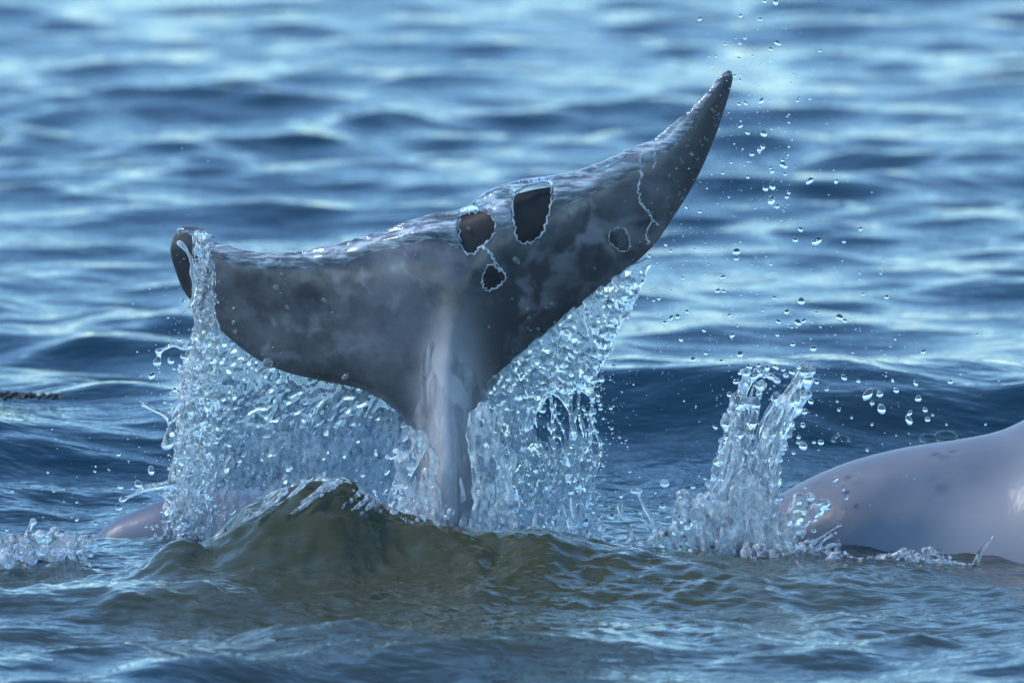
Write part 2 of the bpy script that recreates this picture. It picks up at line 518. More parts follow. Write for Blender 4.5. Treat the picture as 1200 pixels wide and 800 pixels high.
# ------------------------------------------------------------------ the other two whales
def back_body(name, tops, radii, ymid, ytop, squash, label, M_BACK):
    """a rounded body laid along x: upright oval sections hung from the top line seen in the photograph"""
    tp = np.array(tops, float)
    w = P(tp[:, 0], tp[:, 1], ytop)
    k = catmull(np.stack([w[:, 0], w[:, 2], np.array(radii)], 1), 12)
    n = 96; m = len(k)
    A = np.linspace(0, 2 * np.pi, n, endpoint=False)
    X = np.repeat(k[:, 0:1], n, 1); r = k[:, 2:3]
    up = np.cos(A)[None, :]; si = np.sin(A)[None, :]
    Z = k[:, 1:2] - r + r * np.sign(up) * np.abs(up) ** 0.92
    Y = ymid + r * squash * si
    V = np.stack([X, Y, Z], -1).reshape(-1, 3)
    I = np.arange(m * n).reshape(m, n); J = np.roll(I, -1, 1)
    F = np.stack([I[:-1], J[:-1], J[1:], I[1:]], -1).reshape(-1, 4)
    me = np_mesh(name, V, F)
    nn = np.zeros(len(V))
    attr(me, 'tone', np.clip(0.35 + 0.9 * fbm2(V[:, 0] * 2.2, V[:, 2] * 6, 51, 3), 0, 1)); attr(me, 'dry', nn)
    return add('whale', me, M_BACK, label=label, cat='whale')

# right: a broad smooth back that rises to the right, its top line read at y = 0.25
back_body('whale_back', [(690, 790), (740, 700), (800, 645), (852, 612), (908, 583), (950, 560), (1000, 540), (1060, 525), (1120, 516), (1170, 506), (1205, 491), (1250, 471), (1320, 452), (1450, 440), (1700, 470), (2000, 560), (2300, 720)],
          [.01, .06, .10, .13, .17, .21, .25, .28, .30, .33, .35, .37, .40, .42, .38, .28, .02], 0.17, 0.17, 0.85, 'smooth pale grey whale back beside the tall splash', M_BACK)
back_body('whale_hump', [(40, 790), (70, 690), (100, 645), (125, 618), (160, 600), (200, 586), (260, 578), (330, 576), (400, 582), (470, 596), (540, 615), (620, 660), (680, 770)],
          [.01, .07, .10, .13, .16, .19, .22, .24, .25, .24, .21, .14, .01], 0.19, 0.15, 0.42, 'pale lilac whale back low in the water behind the falling water sheet', M_HUMP)

# ------------------------------------------------------------------ water thrown up by the tail
def px_interp(rows, vals, z):
    """value over height, given at photograph rows (y = 0)"""
    zz = P(np.zeros(len(rows)), np.array(rows), 0.0)[:, 2]
    o = np.argsort(zz)
    return np.interp(z, zz[o], np.array(vals, float)[o])

def XP(v): return (np.asarray(v, float) - 600.0) * S
def ZP(v): return P(0, v, 0.0)[2]

def left_sheet():
    W = Water(XP(200), XP(515), 0.0, 0.10, ZP(660), ZP(375), 0.0016)
    pl = P(np.array([222, 235, 262, 300, 350, 400, 450, 490, 505, 505, 200, 205, 215]), np.array([400, 385, 392, 415, 430, 440, 458, 485, 520, 660, 660, 560, 470]), 0.0)[:, [0, 2]]
    pl = catmull(pl, 4, True)
    def fn(X, Z):
        al = poly_sdf(X, Z, pl) + 0.004 * noise2(X * 90, Z * 60, 3)
        # coordinates along the slanting fall
        a = math.radians(28)
        u = X * math.cos(a) + Z * math.sin(a) * -1; v = X * math.sin(a) + Z * math.cos(a)
        mid = 0.05 + 0.014 * noise2(X * 6, Z * 5, 8) + 0.008 * noise2(X * 16, Z * 12, 9)
        up = 0.45 + 0.55 * sstep(ZP(560), ZP(440), Z + 0.03 * noise2(X * 12, Z * 9, 19))
        wu = u + 0.008 * noise2(X * 30, Z * 26, 16); wv = v + 0.010 * noise2(X * 30, Z * 26, 17)
        f = up * (0.0015 * noise2(wu * 110, wv * 62, 11) + 0.0011 * noise2(wu * 210, wv * 130, 12)) + 0.0022 * noise2(wu * 30, wv * 17, 15)
        b = up * (0.0011 * noise2(wu * 95, wv * 55, 13) + 0.0008 * noise2(wu * 190, wv * 120, 14))
        t = 0.0055
        return mid - t + f, mid + t + b, al
    W.sheet(fn)
    r = random.Random(5)
    for i in range(230):
        px = 235 + 255 * r.random() ** 1.2; py = r.uniform(400, 610)
        c = P(px, py, 0.03); L = min(.014, .002 + r.expovariate(1 / .003)); rad = min(.004, .0011 + r.expovariate(1 / .0007))
        an = r.gauss(.5, .3); d = np.array([math.sin(an), 0, math.cos(an)]) * L
        y = 0.032 + 0.012 * r.random()
        W.strand([(c[0] - d[0], y, c[2] - d[2]), (c[0], y - 0.002, c[2]), (c[0] + d[0], y, c[2] + d[2])], rad, rad * 0.8, 0.3, i)
    return add('falling_water_sheet', W.build('falling_water_sheet'), M_VEIL, label='blue rippled sheet of water falling from the lower edge of the left fluke', cat='water')
left_sheet()

def left_column():
    W = Water(XP(130), XP(300), -0.14, 0.02, ZP(660), ZP(258), 0.0016)
    rows = [262, 285, 320, 360, 400, 440, 480, 520, 560, 600, 640]
    cen = [232, 236, 240, 240, 240, 233, 230, 227, 224, 220, 216]
    hw = [4, 9, 11, 12, 16, 22, 27, 27, 28, 35, 42]
    r = random.Random(12)
    # vertical strands
    for i in range(46):
        o = r.uniform(-1, 1); top = r.choice([272, 285, 310, 350, 385, 410]); bot = r.uniform(480, 650)
        pts = []
        for py in np.linspace(top, bot, 9):
            c = np.interp(py, rows, cen) + o * np.interp(py, rows, hw) * 0.9 + r.uniform(-4, 4)
            y = -0.075 + 0.05 * sstep(300, 450, py) + r.uniform(-.012, .012) + 0.02 * o * o
            q = P(c, py, y); pts.append(q)
        W.strand(pts, r.uniform(0.0016, 0.003), r.uniform(0.002, 0.0042), 0.5, i)
    for i in range(2800):
        py = 270 + 382 * r.random() ** 0.72
        o = max(-1.25, min(1.25, r.gauss(0, 0.55)))
        c = np.interp(py, rows, cen) + o * np.interp(py, rows, hw)
        y = -0.075 + 0.05 * float(sstep(300, 450, py)) + r.gauss(0, 0.012)
        W.ball(P(c, py, y), min(0.006, 0.0012 + r.expovariate(1 / 0.0009)))
    def arm(pts, r0, r1, y, sd, bead=None):
        q = [P(a, b, y) for a, b in pts]
        W.strand(q, r0, r1, 0.45, sd)
        if bead: W.ball(q[0], bead)
    arm([(186, 412), (194, 408), (204, 404), (215, 408), (225, 404)], 0.004, 0.006, -0.04, 1, 0.006)
    arm([(184, 425), (187, 415)], 0.005, 0.004, -0.04, 2, 0.006)
    arm([(169, 474), (180, 480), (196, 488), (201, 502), (208, 520)], 0.003, 0.005, -0.04, 3, 0.005)
    arm([(222, 464), (210, 472), (200, 486)], 0.004, 0.003, -0.04, 4)
    arm([(194, 522), (202, 516), (212, 510)], 0.006, 0.006, -0.04, 5, 0.006)
    arm([(200, 505), (196, 514), (199, 524)], 0.005, 0.006, -0.04, 6, 0.006)
    arm([(143, 585), (156, 580), (170, 573), (185, 570), (200, 568), (216, 572), (226, 590)], 0.0045, 0.009, -0.05, 7, 0.0055)
    arm([(183, 572), (196, 566), (214, 564), (228, 576)], 0.004, 0.006, -0.06, 8)
    arm([(222, 360), (226, 350), (228, 334), (225, 320), (224, 304), (216, 290), (209, 284)], 0.0035, 0.004, -0.1, 9)
    return add('falling_water_column', W.build('falling_water_column'), M_FROTH, label='sparkling white column of water pouring off the rounded fluke tip', cat='water')
left_column()

def right_sheet():
    W = Water(XP(545), XP(775), -0.10, 0.07, ZP(665), ZP(295), 0.0015)
    pl = P(np.array([556, 575, 600, 640, 690, 735, 762, 752, 738, 722, 712, 700, 694, 690, 696, 702, 706, 700, 552]),
           np.array([460, 440, 420, 385, 345, 312, 300, 335, 365, 390, 420, 440, 470, 510, 560, 600, 640, 665, 665]), 0.0)[:, [0, 2]]
    pl = catmull(pl, 4, True)
    holes = [[(634, 474), (648, 460), (662, 472), (668, 492), (664, 522), (646, 532), (632, 520), (626, 496)], [(672, 456), (688, 460), (696, 480), (692, 512), (680, 512), (672, 488)]]
    hp = [catmull(P(np.array([a for a, b in h]), np.array([b for a, b in h]), 0.0)[:, [0, 2]], 4, True) for h in holes]
    def mk(seed, ymid, t, amp, holed):
        def fn(X, Z):
            n = fbm2(X * 45, Z * 40, seed, 3)
            al = poly_sdf(X, Z, pl) + 0.006 * n
            if holed:
                for h in hp: al = np.minimum(al, -poly_sdf(X, Z, h) + 0.004 * n)
                # open gaps right of the stock
                g = fbm2(X * 22, Z * 16, seed + 5, 2) * 0.03 + 0.010 + 0.012 * sstep(XP(700), XP(620), X)
                al = np.minimum(al, g)
            wx = X + 0.006 * noise2(X * 40, Z * 40, seed + 9); wz = Z + 0.006 * noise2(X * 40, Z * 40, seed + 10)
            mid = ymid + 0.016 * noise2(X * 8, Z * 6, seed + 1)
            bz = 0.45 + 0.75 * np.clip(0.5 + 1.2 * noise2(X * 14, Z * 12, seed + 7), 0, 1)
            f = bz * amp * (0.55 * noise2(wx * 52, wz * 30, seed + 2) + 0.55 * noise2(wx * 125, wz * 75, seed + 3) + 0.38 * noise2(wx * 240, wz * 170, seed + 8))
            b = bz * amp * 0.8 * (0.55 * noise2(wx * 48, wz * 30, seed + 4) + 0.6 * noise2(wx * 130, wz * 80, seed + 6))
            return mid - t + f, mid + t + b, al
        return fn
    W.sheet(mk(100, -0.035, 0.0055, 0.0034, True))
    W.sheet(mk(200, 0.03, 0.0055, 0.0032, True))
    r = random.Random(21)
    for i in range(26):
        x = r.uniform(565, 700); top = r.uniform(430, 520); bot = r.uniform(560, 660)
        pts = [P(x + r.uniform(-6, 6) + 4 * math.sin(k), top + (bot - top) * k / 5, r.uniform(-.06, .0)) for k in range(6)]
        W.strand(pts, r.uniform(.0014, .0028), r.uniform(.002, .004), .6, i)
    for i in range(900):
        x = r.gauss(0, 1); py = r.uniform(330, 655)
        e = np.interp(py, [310, 345, 390, 440, 500, 600, 660], [755, 738, 715, 702, 692, 700, 706])
        a = e + r.gauss(0, 6) if r.random() < .45 else r.uniform(560 if py > 440 else e - 60, e)
        if py < 420 and a < e - 40: continue
        W.ball(P(a, py, r.uniform(-.07, .03)), min(.006, .0011 + r.expovariate(1 / .0009)))
    # chain of beads down the outer rim
    for i, (a, b) in enumerate([(741, 332), (738, 340), (733, 352), (728, 360), (722, 373), (717, 380), (712, 393), (706, 402), (704, 415), (699, 428), (690, 440), (697, 446)]):
        W.ball(P(a, b, -.03), .0035 + .003 * r.random())
    return add('falling_water_sheet', W.build('falling_water_sheet'), M_VEIL, label='glassy torn curtain of water hanging between tail stock and right fluke', cat='water')
right_sheet()

def plume():
    W = Water(XP(690), XP(985), -0.16, 0.06, ZP(705), ZP(415), 0.0018)
    r = random.Random(33)
    left = np.array([(848, 690), (850, 640), (852, 590), (858, 545), (866, 505), (874, 470), (884, 440)], float)
    right = np.array([(884, 690), (884, 640), (888, 590), (896, 545), (908, 505), (924, 468), (944, 436)], float)
    wl = [46, 42, 30, 18, 15, 13, 11]; wr = [40, 34, 24, 17, 16, 13, 8]
    def strands(path, w, N, sd):
        for i in range(N):
            o = r.uniform(-1, 1); y0 = r.uniform(-.03, .03); t1 = r.choice([7, 7, 6, 6, 5, 5])
            pts = [P(path[k, 0] + o * w[k] * (1 + .25 * r.random() * (k > 3)) + r.uniform(-4.5, 4.5), path[k, 1] + r.uniform(-5, 5), -.05 + y0 * (w[k] / 25)) for k in range(t1)]
            W.strand(pts, r.uniform(.002, .004), r.uniform(.0018, .0034), .4, sd + i)
            if r.random() < .8:
                W.ball(pts[-1], r.uniform(.004, .0085))
                if r.random() < .5: W.ball(pts[-1] + np.array([r.uniform(-.008, .008), 0, r.uniform(.0, .012)]), r.uniform(.003, .006))
    def ribbon(path, w, seed, ymid):
        q = P(path[:, 0], path[:, 1], ymid); o = np.argsort(q[:, 2])
        def fn(X, Z):
            xc = np.interp(Z, q[o, 2], q[o, 0]); ww = np.interp(Z, q[o, 2], np.array(w)[o]) * S
            n1 = noise2(X * 60, Z * 40, seed)
            e = (X - xc) / ww
            top = q[:, 2].max() - 0.06 - Z + 0.11 * noise2(e * 2.2, Z * 0 + seed * .37, seed + 1)
            al = np.minimum(ww * (1 - np.abs(e)) + .004 * n1, top)
            al = np.minimum(al, .006 + .026 * noise2(e * 1.8, Z * 12, seed + 2))
            f = .0055 * noise2(e * 4.5, Z * 10, seed + 3) + .003 * noise2(e * 10, Z * 26, seed + 4)
            b = .005 * noise2(e * 4.0, Z * 11, seed + 5) + .0025 * noise2(e * 9, Z * 24, seed + 6)
            m = ymid + .012 * noise2(e * 1.5, Z * 8, seed + 7)
            return m - .005 + f, m + .005 + b, al
        W.sheet(fn)
    ribbon(left, wl, 400, -.055); ribbon(right, wr, 430, -.065); ribbon(left, wl, 460, -.02); ribbon(right, wr, 490, -.03)
    strands(left, wl, 22, 100)
    strands(right, wr, 26, 200)
    # beads along the outer rims
    for path, w, s in ((left, wl, -1), (right, wr, 1), (left, wl, 1)):
        for k in np.arange(2.2, 6.2, .16):
            x = np.interp(k, range(7), path[:, 0]) + s * np.interp(k, range(7), w) * r.uniform(.85, 1.15)
            W.ball(P(x, np.interp(k, range(7), path[:, 1]) + r.uniform(-4, 4), -.05 + r.uniform(-.01, .01)), r.uniform(.003, .0075))
    for (a, b, q) in [(884, 440, .006), (893, 437, .007), (903, 441, .0065), (911, 446, .006), (921, 440, .005), (932, 447, .007), (944, 432, .0085), (948, 446, .0085), (939, 446, .007), (932, 473, .010), (947, 462, .007), (872, 452, .007), (860, 470, .006), (851, 487, .006), (849, 495, .007), (926, 497, .008), (881, 497, .007)]:
        W.ball(P(a, b, -.06), q)
    W.strand([P(905, 500, -.06), P(918, 470, -.06), P(934, 450, -.06), P(948, 446, -.06)], .006, .005, .3, 5)
    W.strand([P(866, 500, -.05), P(882, 492, -.05), P(882, 496, -.05)], .004, .005, .3, 6)
    top_w = W
    W = Water(XP(690), XP(985), -0.18, 0.02, ZP(705), ZP(540), 0.0018)
    # crown of thrown sheets round the foot
    def lobe(poly, ymid, seed, t=.006, lean=0.0):
        q = catmull(P(np.array([a for a, b in poly]), np.array([b for a, b in poly]), ymid)[:, [0, 2]], 4, True)
        zb = q[:, 1].min()
        def fn(X, Z):
            al = poly_sdf(X, Z, q) + .005 * noise2(X * 70, Z * 70, seed)
            wx = X + .010 * noise2(X * 25, Z * 25, seed + 8)
            f = .0075 * noise2(wx * 42, Z * 20, seed + 1) + .004 * noise2(wx * 110, Z * 60, seed + 2)
            b = .0065 * noise2(wx * 38, Z * 19, seed + 3) + .003 * noise2(wx * 90, Z * 50, seed + 4)
            m = ymid + lean * (Z - zb) + .01 * noise2(X * 12, Z * 9, seed + 5)
            return m - t + f, m + t + b, al
        W.sheet(fn)
        for k in range(0, len(q), 2):
            if q[k, 1] > zb + .02:
                W.ball((q[k, 0] + r.uniform(-.003, .003), ymid + lean * (q[k, 1] - zb), q[k, 1]), r.uniform(.002, .006))
    lobe([(770, 700), (782, 640), (788, 608), (796, 576), (812, 584), (828, 575), (848, 590), (862, 640), (866, 700)], -.07, 300, .006, -.15)
    lobe([(846, 700), (842, 640), (852, 590), (864, 558), (878, 548), (894, 572), (908, 620), (915, 700)], -.10, 320, .006, -.1)
    lobe([(895, 690), (896, 640), (905, 612), (925, 596), (950, 590), (968, 582), (966, 594), (955, 606), (935, 622), (925, 650), (930, 690)], -.09, 340, .006, -.2)
    lobe([(700, 690), (712, 645), (735, 634), (760, 632), (775, 622), (795, 620), (805, 650), (805, 690)], -.08, 360, .005, -.1)
    for i in range(620):
        a = r.gauss(868, 56); b = 690 - abs(r.gauss(0, 48))
        if a < 705 or a > 975: continue
        W.ball(P(a, b, -.08 + r.gauss(0, .03)), min(.008, .0014 + r.expovariate(1 / .0016)))
    W.ball(P(936, 585, -.12), .012); W.ball(P(930, 592, -.12), .008); W.ball(P(942, 592, -.12), .007)
    # thin jets thrown outwards from the foot
    for i in range(70):
        a0 = r.gauss(866, 58); v = r.uniform(25, 95); an = (a0 - 868) / 70 + r.gauss(0, .35)
        an = max(-1.15, min(1.05, an)); yy = -.08 + r.gauss(0, .03)
        pts = [P(a0 + math.sin(an) * v * k / 4, 655 - math.cos(an) * v * k / 4 + 14 * (k / 4) ** 2, yy) for k in range(5)]
        W.strand(pts, r.uniform(.0022, .004), r.uniform(.001, .0018), .6, 500 + i)
        if r.random() < .7: W.ball(pts[-1], r.uniform(.0022, .0048))
        top_w.ball(pts[-1] + np.array([math.sin(an) * .008, 0, math.cos(an) * .010]), r.uniform(.0016, .003))
    # fingers left of the foot
    W.strand([P(747, 577, -.08), P(754, 592, -.08), P(763, 606, -.08), P(768, 622, -.08), P(775, 640, -.08)], .003, .006, .3, 71)
    W.ball(P(743, 575, -.08), .006); W.ball(P(750, 575, -.08), .005)
    W.strand([P(726, 592, -.08), P(729, 605, -.08), P(737, 618, -.08), P(742, 640, -.08)], .0028, .005, .5, 72)
    W.ball(P(727, 590, -.08), .005)
    W.strand([P(800, 574, -.08), P(808, 580, -.08), P(815, 592, -.08)], .004, .006, .3, 73)
    o = add('splash', top_w.build('splash'), M_FROTH, label='tall forked splash of clear water leaping beside the smooth whale back', cat='splash')
    add('crown', W.build('crown'), M_CROWN, parent=o)
    return o
plume()

def left_splash():
    W = Water(XP(-60), XP(130), -0.36, -0.10, ZP(705), ZP(590), 0.002)
    r = random.Random(44)
    for i in range(560):
        a = r.uniform(-55, 108); top = np.interp(a, [-60, 0, 20, 40, 60, 80, 100, 112], [630, 628, 626, 624, 618, 622, 626, 640])
        b = top + abs(r.gauss(0, 24)) + 3
        W.ball(P(a, min(b, 700), -.22 + r.gauss(0, .045)), min(.011, .002 + r.expovariate(1 / .0026)))
    for (a, b, q) in [(54, 636, .018), (70, 640, .013), (24, 645, .014), (86, 634, .010), (104, 630, .006), (4, 655, .014)]:
        W.ball(P(a, b, -.22), q)
    W.strand([P(27, 634, -.2), P(31, 626, -.2), P(37, 614, -.2)], .004, .003, .2, 4); W.ball(P(39, 611, -.2), .0062)
    return add('splash', W.build('splash'), M_FROTH, label='low bubbling splash on the water left of the tail', cat='splash')
left_splash()

def whale_lip():
    W = Water(XP(860), XP(1185), -0.24, -0.04, ZP(715), ZP(615), 0.002)
    r = random.Random(55)
    for i in range(420):
        a = r.uniform(865, 1120)
        top = np.interp(a, [860, 890, 930, 980, 1010, 1060, 1090, 1120, 1150], [640, 634, 632, 640, 652, 642, 640, 650, 664])
        b = top + abs(r.gauss(0, 11)) + 3
        W.ball(P(a, b, -.14 + r.gauss(0, .02)), min(.007, .0018 + r.expovariate(1 / .0017)))
    W.strand([P(a_, 662 + 4 * math.sin(a_ * .05), -.14) for a_ in range(868, 1180, 26)], .0045, .004, .5, 9)
    W.strand([P(1120, 668, -.12), P(1140, 664, -.12), P(1150, 645, -.12), P(1166, 626, -.12)], .006, .002, .3, 3)
    return add('splash', W.build('splash'), M_FROTH, label='crumpled lip of clear water curling against the smooth whale back', cat='splash')
whale_lip()

def stock_foot():
    W = Water(XP(425), XP(720), -0.20, -0.05, ZP(670), ZP(460), 0.0016)
    r = random.Random(77)
    for i in range(620):
        a = r.choice([r.gauss(470, 26), r.gauss(580, 34), r.uniform(430, 710)])
        b = 640 - abs(r.gauss(0, 26)) - (18 if a < 480 else 0)
        if a < 430 or a > 712: continue
        W.ball(P(a, b, -.13 + r.gauss(0, .02)), min(.007, .0013 + r.expovariate(1 / .0014)))
    for i in range(24):
        a = r.uniform(440, 700); h = r.uniform(20, 60)
        W.strand([P(a, 640, -.13), P(a + r.uniform(-4, 4), 640 - h * .5, -.13), P(a + r.uniform(-8, 8), 640 - h, -.12)], .004, .0018, .6, i)
    W.strand([P(a_, 634 + 4 * math.sin(a_ * .07), -.13) for a_ in range(430, 716, 22)], .0045, .0045, .5, 98)
    for x0_, x1_, t_, sd_ in ((462, 512, 500, 600), (548, 600, 470, 640)):
        pl = catmull(P(np.array([x0_, (x0_ + x1_) / 2, x1_, x1_ + 3, x0_ - 6]), np.array([t_ + 25, t_, t_ + 35, 665, 665]), -.11)[:, [0, 2]], 4, True)
        def fn(X, Z, pl=pl, sd_=sd_):
            wx = X + .008 * noise2(X * 35, Z * 18, sd_)
            al = np.minimum(poly_sdf(X, Z, pl) + .008 * noise2(X * 60, Z * 30, sd_ + 1), .004 + .02 * noise2(wx * 60, Z * 18, sd_ + 2))
            f = .0025 * noise2(wx * 90, Z * 40, sd_ + 3) + .0018 * noise2(wx * 180, Z * 100, sd_ + 4)
            m = -.125 + .008 * noise2(X * 12, Z * 8, sd_ + 5)
            return m - .0035 + f, m + .0035 - f * .6, al
        W.sheet(fn)
    for i in range(34):
        left = i % 2; a = r.gauss(492, 9) if left else r.gauss(566, 10); t0 = r.uniform(555, 600)
        W.strand([P(a, t0, -.12), P(a + r.uniform(-5, 5), (t0 + 640) / 2, -.125), P(a + r.uniform(-8, 8), 645, -.13)], .0016, .0036, .6, 300 + i)
    return add('splash', W.build('splash'), M_CROWN, label='white water boiling round the foot of the tail stock', cat='splash')
stock_foot()

def crest_glass():
    W = Water(XP(235), XP(520), -0.56, -0.24, ZP(690), ZP(530), 0.002)
    r = random.Random(66)
    cx = [245, 275, 320, 370, 405, 440, 480, 520]; cy = [634, 612, 584, 558, 563, 590, 604, 612]
    for i in range(420):
        a = r.gauss(425, 40) if r.random() < .6 else r.uniform(260, 510)
        if a < 240 or a > 515: continue
        b = np.interp(a, cx, cy) + abs(r.gauss(0, 1)) * (14 if a > 385 else 5) - 3
        W.ball(P(a, b, -.40 + r.gauss(0, .02)), min(.007, .0011 + r.expovariate(1 / .0012)))
    for i in range(12):
        a = r.uniform(300, 440); b = np.interp(a, cx, cy)
        L = r.uniform(15, 55)
        W.strand([P(a, b - 2, -.43), P(a - L * .6, b + L * .5, -.475), P(a - L * 1.2, b + L * .9, -.51)], .004, .002, .5, i)
    W.strand([P(a_, float(np.interp(a_, cx, cy)) + 3, -.40) for a_ in range(248, 516, 14)], .005, .005, .4, 99)
    return add('splash', W.build('splash'), M_FROTH, label='clear water breaking over the crest of the olive wave', cat='splash')
crest_glass()

# ------------------------------------------------------------------ water clinging to the tail
def tail_film():
    vox = 0.0026
    x0, x1, y0, y1, z0, z1 = XP(205), XP(865), -0.22, 0.26, ZP(330), ZP(70)
    ax = np.arange(x0, x1, vox); ay = np.arange(y0, y1, vox); az = np.arange(z0, z1, vox)
    X, Z = np.meshgrid(ax, az, indexing='ij')
    phi, d, Y0, t = tail_field(X, Z, ay)
    dt = line_dist(X, Z, catmull(_top, 4))
    n = fbm2(X * 15, Z * 26, 61, 3); n2 = noise2(X * 60, Z * 100, 65)
    xs = P(np.array([205, 260, 300, 340, 400, 450, 510, 540, 580, 650, 720, 780, 800, 830, 860]), np.zeros(15), 0)[:, 0]
    thick = np.interp(X, xs, [.001, .005, .005, .006, .010, .007, .014, .013, .024, .022, .018, .011, .005, .001, .0])
    reach = np.interp(X, xs, [.01, .025, .025, .02, .028, .022, .032, .045, .05, .032, .026, .022, .02, .01, .01])
    th = thick * (1 - sstep(.45, 1.0, dt / reach + .35 * n)) * (1 + .5 * n) + .0007 * n2 - .0006
    th = np.where(dt / reach > 1.2, -.004, th)
    for pl in DRY:
        th = np.where(poly_sdf(X, Z, pl) > -.002, -.004, th)
    F = np.clip(th[:, None, :] - phi, -.01, .01)
    F = blur(F, 1)
    me = iso_mesh('water_film', F, (x0, y0, z0), vox)
    # drop the hidden shell that lies under the skin
    import bmesh
    bm = bmesh.new(); bm.from_mesh(me)
    dead = []
    co = np.array([v.co[:] for v in bm.verts])
    ix = np.clip(((co[:, 0] - x0) / vox).round().astype(int), 0, len(ax) - 1); iz = np.clip(((co[:, 2] - z0) / vox).round().astype(int), 0, len(az) - 1)
    low = th[ix, iz] < -0.0035
    bm.verts.ensure_lookup_table()
    bmesh.ops.delete(bm, geom=[bm.verts[i] for i in np.nonzero(low)[0]], context='VERTS')
    bm.to_mesh(me); bm.free()
    film = add('water_film', me, M_FILM, label='thin clear film of water sliding over the top edge of the raised tail', cat='water')
    # ripples of water running down the ridge and the stock
    x0b, x1b, z0b, z1b = XP(440), XP(600), ZP(650), ZP(300)
    ax = np.arange(x0b, x1b, vox); az = np.arange(z0b, z1b, vox); ay = np.arange(-0.20, 0.04, vox)
    X, Z = np.meshgrid(ax, az, indexing='ij')
    phi, d, Y0, t = tail_field(X, Z, ay)
    u = X - np.interp(Z, AXIS[::-1, 2], AXIS[::-1, 0])
    wu = u + .008 * noise2(X * 22, Z * 12, 75)
    m = fbm2(X * 9, Z * 6, 71, 2)
    th = .0050 + .0048 * noise2(wu * 40, Z * 14, 72) + .0026 * noise2(wu * 95, Z * 40, 73) + .0020 * m
    th = th - .012 * sstep(.45, 1.0, np.abs(u) / .085) - .016 * sstep(ZP(500), ZP(320), Z + .07 * noise2(X * 26, Z * 9, 78))
    th = np.maximum(th, -.004)
    F = blur(np.clip(th[:, None, :] - phi, -.01, .01), 1)
    add('stock_film', iso_mesh('stock_film', F, (x0b, -0.20, z0b), vox), M_STOCK, parent=film)
    # raised rims round the bare patches and the torn edge of the film
    def rim(poly2, rad, closed, seed):
        p = np.asarray(poly2); d, Y0, t = tail_maps(p[:, 0], p[:, 1])
        y = Y0 - t
        n = len(p); V = []; F = []; K = 6
        for i in range(n):
            a = p[(i + 1) % n] if closed else p[min(i + 1, n - 1)]; b = p[i - 1] if closed else p[max(i - 1, 0)]
            T = a - b; T = T / (np.linalg.norm(T) + 1e-9); Nn = np.array([-T[1], T[0]])
            rr = max(.0004, rad * (.9 + 1.3 * float(noise2(i * .45, seed))))
            for k in range(K):
                an = 2 * math.pi * k / K
                V.append((p[i, 0] + Nn[0] * math.cos(an) * rr, y[i] + math.sin(an) * rr * .8, p[i, 1] + Nn[1] * math.cos(an) * rr))
        for i in range(n if closed else n - 1):
            for k in range(K):
                F.append((i * K + k, i * K + (k + 1) % K, ((i + 1) % n) * K + (k + 1) % K, ((i + 1) % n) * K + k))
        add('rim', np_mesh('rim', V, np.array(F)), M_RIM, parent=film)
    def jag(q, sd):
        q = np.array(q); n = len(q)
        return q + .0046 * np.stack([noise2(np.arange(n) * .7, np.zeros(n), sd), noise2(np.arange(n) * .7, np.ones(n) * 5, sd + 1)], 1)
    for i, pl in enumerate(DRY):
        rim(jag(pl, 80 + i), .0013 if i < 3 else .0009, True, i + .5)
    lines = [[(754, 182), (749, 192), (752, 206), (748, 222), (751, 240), (760, 252), (766, 262), (772, 268)],
             [(760, 173), (766, 180), (769, 192), (765, 200)],
             [(766, 262), (760, 270), (758, 282), (762, 290)],
             [(566, 288), (574, 296), (580, 306), (588, 316)]]
    for i, ln in enumerate(lines):
        q = catmull(P(np.array([a for a, b in ln]), np.array([b for a, b in ln]), -.08)[:, [0, 2]], 8)
        rim(jag(q, 90 + i), .0015 if i < 3 else .003, False, i + 7.5)
    return film
tail_film()

# ------------------------------------------------------------------ drops
def drop_mesh(seed, sub=3):
    import bmesh
    bm = bmesh.new(); bmesh.ops.create_icosphere(bm, subdivisions=sub, radius=1.0)
    r = random.Random(seed); ph = [r.uniform(0, 6) for _ in range(3)]
    e = [r.uniform(.85, 1.1), 1.0, r.uniform(.85, 1.2)]
    for v in bm.verts:
        c = v.co
        f = 1 + .06 * math.sin(2.3 * c.x + ph[0]) * math.cos(2.0 * c.z + ph[1]) + .04 * math.sin(3.5 * c.z + ph[2])
        v.co = Vector((c.x * e[0] * f, c.y * f, c.z * e[2] * f))
    me = bpy.data.meshes.new('drop'); bm.to_mesh(me); bm.free()
    me.polygons.foreach_set('use_smooth', np.ones(len(me.polygons), bool))
    me.materials.append(M_WATER)
    return me
DROPS = [drop_mesh(i) for i in range(7)]
M_BEAD = clear_water('beaded_water', (0.93, 0.96, 1.0)); M_BEAD.node_tree.nodes['Principled BSDF'].inputs['Transmission Weight'].default_value = 0.88
BEADS = [drop_mesh(i + 20) for i in range(4)]
for b_ in BEADS: b_.materials[0] = M_BEAD
rd = random.Random(99)
def drop(px, py, rpx, y, label, group):
    o = bpy.data.objects.new('water_drop', rd.choice(BEADS if 'clinging' in label else DROPS))
    COL.objects.link(o)
    o.location = P(px, py, y)
    r = rpx * S
    o.scale = (r * rd.uniform(.8, 1.1), r, r * rd.uniform(.85, 1.4)); o.rotation_euler = (0, rd.uniform(-.9, .9), 0)
    o['label'] = label; o['category'] = 'drop'; o['group'] = group
